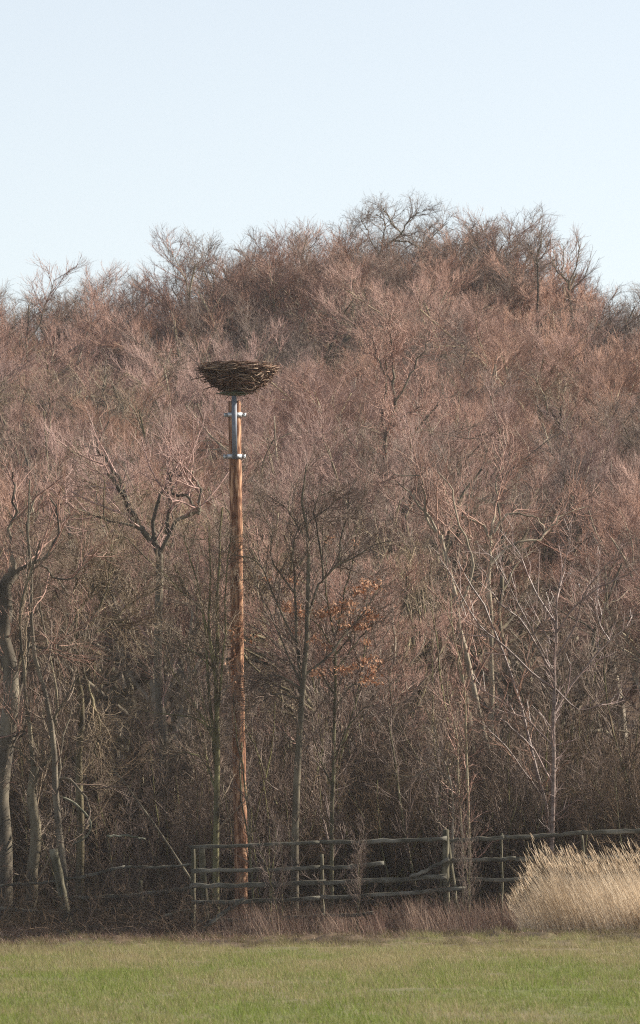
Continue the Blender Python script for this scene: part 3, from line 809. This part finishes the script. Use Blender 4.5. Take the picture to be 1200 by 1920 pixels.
portrait('skyline_tree', 'wide-spreading tree against the sky at the top of the wood', 'tree', 318.0, [
    ([(690, 700), (694, 620), (700, 540), (710, 490), (716, 465)], 8, 5),
    ([(716, 468), (735, 452), (752, 440), (740, 425), (728, 408), (718, 392)], 5, 1.6),
    ([(714, 475), (720, 440), (722, 415), (705, 400)], 4, 1.5),
    ([(752, 442), (762, 420), (780, 405), (800, 395)], 3.5, 1.3),
    ([(712, 480), (695, 450), (686, 425), (676, 405)], 3, 1.3),
    ([(756, 540), (775, 515), (800, 502), (830, 500)], 5, 2),
    ([(735, 452), (765, 455), (795, 470), (815, 440), (840, 420)], 4, 1.3)], 'bark_dark', 'twig_grey', 18, specs=oakspec, wig=.02)
portrait('dead_tree', 'dead-looking dark tree with sparse upright limbs on the skyline above the right slope', 'tree', 300.0, [
    ([(1078, 700), (1074, 620), (1068, 560), (1068, 525)], 8, 5),
    ([(1068, 530), (1080, 500), (1086, 470), (1088, 448)], 4, 1.3),
    ([(1068, 540), (1055, 510), (1058, 480), (1056, 455)], 3.5, 1.3),
    ([(1068, 530), (1040, 500), (1040, 470)], 3, 1.3),
    ([(1070, 545), (1095, 520), (1105, 490)], 3, 1.3)], 'bark_dark', 'twig_grey', 19,
    specs=[(6, .2, 1, .3, .8, 1.1, .1, .06, 4, .012, 4), (4, .1, 1, .3, .8, .5, .1, .05, 3, .008, 3)], wig=.02)
portrait('dead_tree', 'gaunt dark pole-like dead tree poking highest above the right shoulder of the wood', 'tree', 300.0, [
    ([(1008, 700), (1010, 620), (1008, 550), (1010, 500), (1014, 460), (1015, 420)], 7, 1.6),
    ([(1010, 500), (996, 480), (990, 455)], 3, 1.3),
    ([(1010, 490), (1024, 470), (1028, 450)], 3, 1.3)], 'bark_dark', 'twig_grey', 20,
    specs=[(6, .4, 1, .3, .8, .9, .1, .06, 4, .012, 4), (4, .1, 1, .3, .8, .5, .1, .05, 3, .008, 3)], wig=.04)

# ------------------------------------------------------------------ nest pole
PD = 151.3
K = PD / F            # metres per photo pixel at the pole
top_c, bot_c = at(439.5, 752, PD), at(450.5, 1600, PD)
axis_d = (bot_c - top_c) / (top_c[2] - bot_c[2])
base = top_c + axis_d * (top_c[2] - G(bot_c[0], PD))
pole = thing('nest_pole', 'tall reddish round wooden pole carrying the big stick nest', 'pole', tuple(base))
rng = np.random.default_rng(8)
acc = Acc()
S = 60
t = np.linspace(-.02, 1, S + 1)
P = base[None] * 0 + (top_c - base)[None] * t[:, None]
P[:, 0] += 0.02 * np.sin(t * 9) * (1 - t); 
R = (.139 + .012 * (1 - t)) * (1 + .02 * np.sin(t * 61))
tubes(acc, P[None], R[None], 24, cap=True)
post = acc.build('post', M['post'], pole, True)
up = norm((top_c - base))
def loc(px, py, dy=0.0):
    return at(px, py, PD + dy) - base
# steel H-profile bolted to the front of the post
def prism(acc, a, b, wx, wy):
    a, b = np.asarray(a), np.asarray(b)
    V = []
    for c in (a, b):
        for sx_, sy_ in ((-1, -1), (1, -1), (1, 1), (-1, 1)):
            V.append(c + np.array([sx_ * wx / 2, sy_ * wy / 2, 0]))
    acc.add(V, np.array([[0, 1, 5, 4], [1, 2, 6, 5], [2, 3, 7, 6], [3, 0, 4, 7], [3, 2, 1, 0], [4, 5, 6, 7]]))
a0, a1 = loc(438.8, 742, -.245), loc(440.2, 860, -.245)
acc = Acc()
prism(acc, a0, a1, .112, .010)
off = np.array([0, .095, 0]); prism(acc, a0 + off, a1 + off, .112, .010)
off = np.array([0, .0475, 0]); prism(acc, a0 + off, a1 + off, .010, .083)
acc.build('steel_profile', M['steel_shade'], pole)
for (cx, cy_) in ((440.5, 778), (439.8, 856)):
    acc = Acc()
    c = at(cx, cy_, PD) - base
    # curved band round the post, front and back halves, with flat bolted ears
    n_ = 32
    hz = .048
    aa = np.linspace(0, 2 * math.pi, n_, endpoint=False)
    r_in, r_out = .158, .170
    V = []
    for z in (-hz, hz):
        for r_ in (r_in, r_out):
            V += [c + np.array([math.cos(q_) * r_, math.sin(q_) * r_, z]) for q_ in aa]
    i = np.arange(n_); j = (i + 1) % n_
    ib, ob, it, ot = i, i + n_, i + 2 * n_, i + 3 * n_
    jb, jo, jt, jot = j, j + n_, j + 2 * n_, j + 3 * n_
    acc.add(V, [np.stack([ob, jo, jot, ot], 1), np.stack([it, jt, jb, ib], 1), np.stack([ot, jot, jt, it], 1), np.stack([ib, jb, jo, ob], 1)])
    for s in (-1, 1):
        boxes(acc, c + np.array([s * .206, -.017, 0]), .085, .012, .09)
        boxes(acc, c + np.array([s * .206, .017, 0]), .085, .012, .09)
    cl = acc.build('clamp', M['steel'], pole)
    for s in (-1, 1):
        for zz in (-.022, .022):
            acc = Acc()
            p0 = c + np.array([s * .215, -.055, zz])
            tubes(acc, np.array([[p0, p0 + [0, .11, 0]]]), np.array([[.008, .008]]), 6, cap=True)
            tubes(acc, np.array([[p0 + [0, .018, 0], p0 + [0, .031, 0]]]), np.array([[.015, .015]]), 6, cap=True)
            acc.build('bolt', M['steel'], cl)
# platform under the nest
acc = Acc()
pc = loc(440, 741, -.05)
n_ = 28
aa = np.linspace(0, 2 * math.pi, n_, endpoint=False)
for z0, z1, r_ in ((0, .03, .24), (.032, .06, .33)):
    V = [pc + np.array([math.cos(q_) * r_, math.sin(q_) * r_, z_]) for z_ in (z0, z1) for q_ in aa]
    i = np.arange(n_); j = (i + 1) % n_
    acc.add(V, [np.stack([i, j, j + n_, i + n_], 1), (i + n_)[None], i[::-1][None]])
for ang in np.linspace(0, 2 * math.pi, 8, endpoint=False):
    d_ = np.array([math.cos(ang), math.sin(ang), 0])
    tubes(acc, np.array([[pc + d_ * .05 + [0, 0, .015], pc + d_ * .25 + [0, 0, .02], pc + d_ * .42 + [0, 0, .05]]]), np.array([[.012, .012, .012]]), 5, cap=True)
acc.build('platform', M['plate'], pole)

# ------------------------------------------------------------------ the nest
nb = at(446, 736, PD - .05)
nest = thing('stick_nest', 'large empty bowl-shaped bird nest of dark sticks on top of the pole', 'nest', tuple(nb))
nest.scale = (.97, .97, .92)
rng = np.random.default_rng(12)
prof_h = np.array([0.0, .05, .13, .25, .38, .50, .60, .64])
prof_r = np.array([.24, .36, .48, .62, .72, .79, .83, .78])
acc = Acc()
n_ = 48
rings = []
inner = [(.60, .62), (.50, .50), (.42, .25), (.40, .02)]
ph = list(zip(prof_h, prof_r * .93)) + [(h_, r_) for h_, r_ in inner]
aa = np.linspace(0, 2 * math.pi, n_, endpoint=False)
V = []
for h_, r_ in [(0.0, .01)] + ph:
    jit = 1 + rng.normal(0, .03, n_)
    for q_, jt_ in zip(aa, jit):
        V.append([math.cos(q_) * r_ * jt_, math.sin(q_) * r_ * jt_, h_ + (rng.normal(0, .012) if h_ > .02 else 0)])
m_ = len(V) // n_
idx = np.arange(m_ * n_).reshape(m_, n_)
acc.add(V, [np.stack([idx[:-1], np.roll(idx[:-1], -1, 1), np.roll(idx[1:], -1, 1), idx[1:]], -1).reshape(-1, 4)])
acc.build('bowl', M['core'], nest, True)
def nest_sticks(n, hlo, hhi, l0, l1, r0, r1, tilt, out=.0):
    h = rng.uniform(hlo, hhi, n)
    rr = np.interp(h, prof_h, prof_r) * rng.uniform(.90, 1.10, n)
    a = rng.uniform(0, 2 * math.pi, n)
    c = np.stack([np.cos(a) * rr, np.sin(a) * rr, h], 1)
    tan = np.stack([-np.sin(a), np.cos(a), np.zeros(n)], 1)
    rad = np.stack([np.cos(a), np.sin(a), np.zeros(n)], 1)
    d = norm(tan * rng.choice([-1, 1], n)[:, None] + rad * rng.normal(out, .28, n)[:, None] + np.stack([np.zeros(n), np.zeros(n), rng.normal(0, tilt, n)], 1))
    L = rng.uniform(l0, l1, n)
    S = 5
    tt = np.linspace(-.5, .5, S + 1)
    P = c[:, None] + d[:, None] * (L[:, None] * tt[None])[..., None]
    # sticks bend round the bowl
    P -= rad[:, None] * ((L[:, None] * tt[None]) ** 2 * (.22 / rr[:, None]))[..., None]
    P += rng.normal(0, .007, P.shape)
    R = rng.uniform(r0, r1, n)[:, None] * (1 - .5 * np.linspace(0, 1, S + 1))[None]
    return P, R
acc = Acc()
for args in ((480, .0, .62, .2, .65, .004, .010, .35), (200, .1, .60, .25, .8, .007, .015, .22), (260, .50, .70, .35, .95, .005, .013, .09), (260, .05, .62, .2, .7, .003, .009, .8, .25)):
    P, R = nest_sticks(*args)
    tubes(acc, P, R, 5, cap=True)
# inner lining sticks and sticks poking out
P, R = nest_sticks(160, .5, .63, .3, .8, .004, .009, .1); P[:, :, :2] *= .86; tubes(acc, P, R, 4, cap=True)
acc.build('stick_wall', M['stick'], nest)
acc = Acc()
def poke(pts, r0, r1):
    W = np.array([at(a, b, PD - .05 + dy) for a, b, dy in pts]) - nb
    P = smooth_path(W, 6)
    tubes(acc, P[None], np.linspace(r0, r1, 7)[None], 6, cap=True)
poke([(355, 710, -.1), (372, 706, -.3), (392, 702, -.5)], .012, .016)
poke([(379, 730, -.1), (390, 726, -.2), (405, 721, -.35)], .010, .013)
poke([(520, 691, -.1), (495, 686, -.35), (470, 685, -.6), (455, 683, -.75)], .016, .010)
poke([(500, 714, -.2), (480, 708, -.4), (455, 704, -.7)], .013, .009)
poke([(385, 687, -.3), (420, 681, -.7), (455, 686, -.84), (485, 687, -.8)], .012, .012)
poke([(514, 684, .1), (490, 682, -.2), (460, 680, -.5)], .010, .008)
poke([(405, 714, -.65), (440, 716, -.78), (478, 717, -.66)], .012, .010)
poke([(425, 722, -.6), (432, 710, -.72), (450, 700, -.8), (470, 702, -.74), (478, 712, -.64)], .009, .006)
for k_ in range(34):      # loose ends standing out all round the rim
    a_ = rng.uniform(0, 6.283); d_ = np.array([math.cos(a_), math.sin(a_), 0]); h_ = rng.uniform(.3, .66)
    tn_ = np.array([-d_[1], d_[0], 0]) * rng.choice([-1, 1]); r_ = float(np.interp(h_, prof_h, prof_r))
    c_ = d_ * r_ * .85 + np.array([0, 0, h_]); v_ = norm(d_ * rng.uniform(.4, 1) + tn_ * rng.uniform(.3, 1.1) + np.array([0, 0, rng.normal(.05, .16)])) * rng.uniform(.22, .5)
    tubes(acc, np.array([[c_ - v_ * .5, c_, c_ + v_ * .5 + rng.normal(0, .01, 3), c_ + v_]]), np.array([[.010, .009, .007, .004]]) * rng.uniform(.6, 1.2), 5, cap=True)
poke([(452, 727, -.5), (470, 730, -.45), (482, 722, -.4)], .010, .007)
poke([(455, 684, -.5), (452, 672, -.4), (455, 665, -.4)], .009, .004)
acc.build('protruding_sticks', M['stick'], nest)

# ------------------------------------------------------------------ fences
rngf = np.random.default_rng(41)
def rail_mesh(acc, a, b, D0, D1, thick=.085, sag=.02, S=14, dep=.055):
    """a split rail between two photo points"""
    p, q = at(*a, D0), at(*b, D1)
    t = np.linspace(0, 1, S + 1)
    P = p[None] * (1 - t)[:, None] + q[None] * t[:, None]
    P[:, 2] -= sag * np.sin(t * math.pi)
    P += rngf.normal(0, .009, P.shape)
    K_ = 8
    T = norm(q - p); sd_ = norm(np.cross(T, [0, 0, 1.])); u_ = np.cross(sd_, T)
    ang = np.arange(K_) * 2 * math.pi / K_ + math.pi / 8
    cx, cz = np.cos(ang), np.sin(ang)
    cx = np.sign(cx) * np.abs(cx) ** .6; cz = np.sign(cz) * np.abs(cz) ** .6
    w_ = 1 + rngf.normal(0, .11, (S + 1, 1))
    V = P[:, None] + sd_[None, None] * (cx[None] * dep / 2 * w_)[..., None] + u_[None, None] * (cz[None] * thick / 2 * w_)[..., None]
    V += rngf.normal(0, .003, V.shape)
    idx = np.arange((S + 1) * K_).reshape(S + 1, K_)
    q4 = np.stack([idx[:-1], np.roll(idx[:-1], -1, 1), np.roll(idx[1:], -1, 1), idx[1:]], -1).reshape(-1, 4)
    acc.add(V.reshape(-1, 3), [q4, idx[0][None, ::-1], idx[-1][None]])

def fence(name, label, posts, rails, D, origin):
    ft = thing(name, label, 'fence', origin)
    o = np.array(origin)
    def shifted(acc): 
        acc.v = [v - o for v in acc.v]; return acc
    for (px, py, bx, wd, dy, *lb) in posts:
        tp = at(px, py, D + dy); gb = at(bx, 1740, D + dy); gb[2] = G(gb[0], D + dy) - .1
        acc = Acc()
        S_ = 12; t_ = np.linspace(0, 1, S_ + 1)
        P = gb[None] * (1 - t_)[:, None] + tp[None] * t_[:, None]
        P += rngf.normal(0, .006, P.shape)
        r_ = wd / 2 * D / F
        tubes(acc, P[None], np.full((1, S_ + 1), r_) * (1 + rngf.normal(0, .04, (1, S_ + 1))), 7, cap=True)
        p_ = shifted(acc).build('post', M['postwood'], ft)
        if lb: p_['label'] = lb[0]
    for (a, b, th, dy0, dy1, *lb) in rails:
        acc = Acc(); rail_mesh(acc, a, b, D + dy0, D + dy1, th * D / F)
        p_ = shifted(acc).build('rail', M['rail'], ft)
        if lb: p_['label'] = lb[0]
    return ft
def org(px, D): 
    x = at(px, 1740, D)[0]; return (float(x), float(D), G(x, D))
FD = 148.6
fence('rail_fence', 'weathered high rail fence in front of the nest pole', [
    (362, 1584, 362, 9, 0), (378, 1585, 388, 13, .35, 'pale mossy backing post'), (603, 1600, 606, 7, .16), (835, 1556, 838, 13, 0), (838, 1572, 862, 10, .2, 'slanting prop post')],
    [((355, 1588), (600, 1579), 7, -.07, -.07), ((600, 1579), (838, 1573), 8, -.07, -.07),
     ((358, 1632), (600, 1628), 8, -.07, -.07), ((600, 1628), (719, 1618), 8, -.08, -.08, 'snapped rail ending in mid-air'),
     ((356, 1661), (610, 1654), 9, -.07, -.07), ((600, 1655), (838, 1643), 9, -.1, -.1),
     ((360, 1692), (600, 1684), 8, -.07, -.07), ((600, 1684), (872, 1665), 8, -.07, -.1),
     ((370, 1728), (610, 1716), 7, -.07, -.07), ((600, 1717), (700, 1712), 7, -.07, -.07),
     ((768, 1645), (842, 1610), 7, -.16, -.16, 'rail fallen at one end')], FD, org(600, FD))
fence('rail_fence', 'weathered rail fence running from the prop post to behind the tall golden grass', [
    (940, 1562, 942, 5, .05), (1092, 1566, 1094, 5, .1), (1240, 1552, 1240, 10, 0)],
    [((833, 1575), (945, 1570), 8, -.12, -.07), ((945, 1570), (1092, 1561), 8, -.07, -.07), ((1092, 1561), (1250, 1553), 8, -.07, -.07),
     ((838, 1612), (966, 1610), 8, -.12, -.07), ((966, 1610), (1250, 1604), 8, -.07, -.07), ((842, 1650), (1250, 1640), 8, -.05, -.07)], FD + .3, org(1040, FD + .3))
fence('rail_fence', 'dark broken-down rail fence among the brambles left of the nest pole', [
    (100, 1592, 132, 17, -.3, 'thick leaning mossy post'), (262, 1650, 270, 10, .3)],
    [((-30, 1662), (120, 1650), 5, .1, .0), ((120, 1650), (235, 1624), 6, .0, .2), ((235, 1626), (360, 1622), 5, .2, .1),
     ((125, 1684), (300, 1674), 7, 0, .2), ((262, 1676), (362, 1664), 7, .2, .1),
     ((130, 1706), (364, 1698), 5, 0, .1), ((-30, 1700), (128, 1712), 7, 0, .1)], 150.2, org(160, 150.2))

def log(name, label, cat, pts, D, r0, r1, m='log', K_=8):
    o = np.array(org(pts[0][0], D))
    W = np.array([at(a, b, D) for a, b in pts])
    W[:, 1] = D + np.linspace(0, .25, len(W))
    g_ = ground(W[:, 0], W[:, 1])
    W[:, 2] = np.maximum(W[:, 2], g_ + .03)
    W -= o
    P = smooth_path(W, 14)
    P += rngf.normal(0, .008, P.shape)
    acc = Acc(); tubes(acc, P[None], np.linspace(r0, r1, 15)[None] * (1 + rngf.normal(0, .05, (1, 15))), K_, cap=True)
    ob = acc.build(name, M[m], None, True)
    ob.location = o
    return tag(ob, label, cat)
log('fallen_rail', 'grey rail fallen from the fence, slanting down to the grass left of the nest pole', 'fallen rail', [(377, 1744), (415, 1715), (456, 1686)], 148.0, .05, .04, 'rail')
log('fallen_branch', 'long dark mossy branch lying on the ground below the brambles', 'fallen branch', [(232, 1752), (262, 1740), (300, 1722), (345, 1708), (366, 1712)], 148.8, .05, .03)
log('fallen_branch', 'fallen limb lying flat at the meadow edge by the leaning fence post', 'fallen branch', [(95, 1757), (120, 1749), (170, 1752), (222, 1753)], 148.8, .055, .03)
log('fallen_branch', 'short pale broken stake slanting into the grass below the brambles', 'fallen branch', [(192, 1741), (206, 1752), (217, 1760)], 148.6, .035, .03)
log('dead_pole', 'pale dead stem leaning diagonally over the brambles towards the fence', 'dead stem', [(212, 1443), (250, 1492), (290, 1548), (340, 1622), (388, 1700), (412, 1748)], 150.2, .014, .032, 'bark_dark')
log('dead_branch', 'sunlit horizontal broken branch among the brambles', 'dead branch', [(202, 1568), (222, 1567), (248, 1568), (272, 1574)], 150.0, .03, .02)
log('arching_stem', 'dark bramble-like stem arching over beside the sinuous trunk', 'dead stem', [(106, 1492), (130, 1500), (155, 1520), (170, 1545), (160, 1570), (135, 1583)], 151.5, .03, .02)

# ------------------------------------------------------------------ dry growth along the fence
rng = np.random.default_rng(5)
def strip(n, px0, px1, D0, D1):
    y = rng.uniform(D0, D1, n); px = px0 + (px1 - px0) * rng.random(n) ** (.82 if px0 > 900 else 1.0)
    return (px - 600) / F * y, y, px
acc = Acc()
x, y, px = strip(8000, 975, 1290, 145.2, 148.2)
prof = np.interp(px, [975, 1000, 1030, 1065, 1100, 1160, 1290], [.5, .85, 1.2, 1.58, 1.52, 1.45, 1.4])
h = prof * (.3 + .85 * rng.random(len(x)) ** 1.4) * (.55 + .75 * vnoise(x, y, .17, 9))
blades(acc, rng, x, y, h, rng.uniform(.004, .011, len(x)), (-.27, 0), .10, segs=4, curl=.55)
# slim seed heads on the taller stems
sel = np.argsort(-h / prof)[:900]
q0 = np.stack([x[sel] - .36 * h[sel], y[sel], ground(x[sel], y[sel]) + h[sel] * .86], 1)
dl = norm(np.stack([-.5 + rng.normal(0, .12, 900), rng.normal(0, .1, 900), np.ones(900)], 1))
L_ = rng.uniform(.12, .24, (900, 1))
tubes(acc, np.stack([q0, q0 + dl * L_ * .4, q0 + dl * L_], 1), np.array([[.002, .006, .002]]).repeat(900, 0) * rng.uniform(.6, 1.3, (900, 1)), 4)
tag(acc.build('tall_golden_grass', M['straw']), 'tall golden dry grass clump leaning over at the right end of the fence', 'tall grass', kind='stuff')
acc = Acc()
x, y, px = strip(6500, 395, 1010, 146.6, 149.2)
dens = vnoise(x, y, .45, 14)
prof = np.interp(px, [395, 430, 480, 640, 760, 850, 930, 1010], [.2, .5, .75, .62, .8, .85, .75, .6])
kp = dens > .33
x, y, px, prof, dens = x[kp], y[kp], px[kp], prof[kp], dens[kp]
h = prof * rng.uniform(.25, 1.1, len(x)) * (.6 + .6 * dens)
blades(acc, rng, x, y, h, rng.uniform(.004, .009, len(x)), (-.16, 0), .16, segs=3, curl=.4)
x, y, px = strip(13000, -60, 1290, 142.5, 149.6)
blades(acc, rng, x, y, rng.uniform(.04, .20, len(x)) * (.35 + np.clip((y - 142) / 7, 0, 1)) * (.5 + vnoise(x, y * .5, .6, 44)), rng.uniform(.005, .010, len(x)), (-.1, 0), .45, segs=2, curl=.5)
tag(acc.build('dry_weeds', M['weed']), 'thin reddish-brown dead weeds along the foot of the fence', 'weeds', kind='stuff')
acc = Acc()
x, y, px = strip(9000, -60, 420, 148.2, 151.0)
blades(acc, rng, x, y, rng.uniform(.04, .3, len(x)) * (.3 + vnoise(x, y, .5, 15)), rng.uniform(.005, .010, len(x)), (-.1, 0), .45, segs=2, curl=.5)
tag(acc.build('dry_edge_grass', M['weed']), 'sparse dead grass at the shaded foot of the left trees', 'grass', kind='stuff')

if cr_extra.n:
    # thin leafy side twigs belong to the young beech crown
    yb = bpy.data.objects['young_beech']
    o = np.array(yb.location)
    cr_extra.v = [v - o for v in cr_extra.v]
    cr_extra.build('leafy_twigs', M['twig_grey'], yb)

# ------------------------------------------------------------------ haze
acc = Acc()
boxes(acc, (0, 1800, 17.5), 6400, 4600, 41)
hm = bpy.data.materials.new('haze'); hm.use_nodes = True
N, L = hm.node_tree.nodes, hm.node_tree.links
N.remove(N['Principled BSDF'])
pv = N.new('ShaderNodeVolumePrincipled')
pv.inputs['Color'].default_value = (0.85, 0.90, 1.0, 1)
pv.inputs['Density'].default_value = 0.00009
L.new(pv.outputs[0], N['Material Output'].inputs['Volume'])
tag(acc.build('haze', hm), 'thin pale haze in the air', 'haze', kind='stuff')
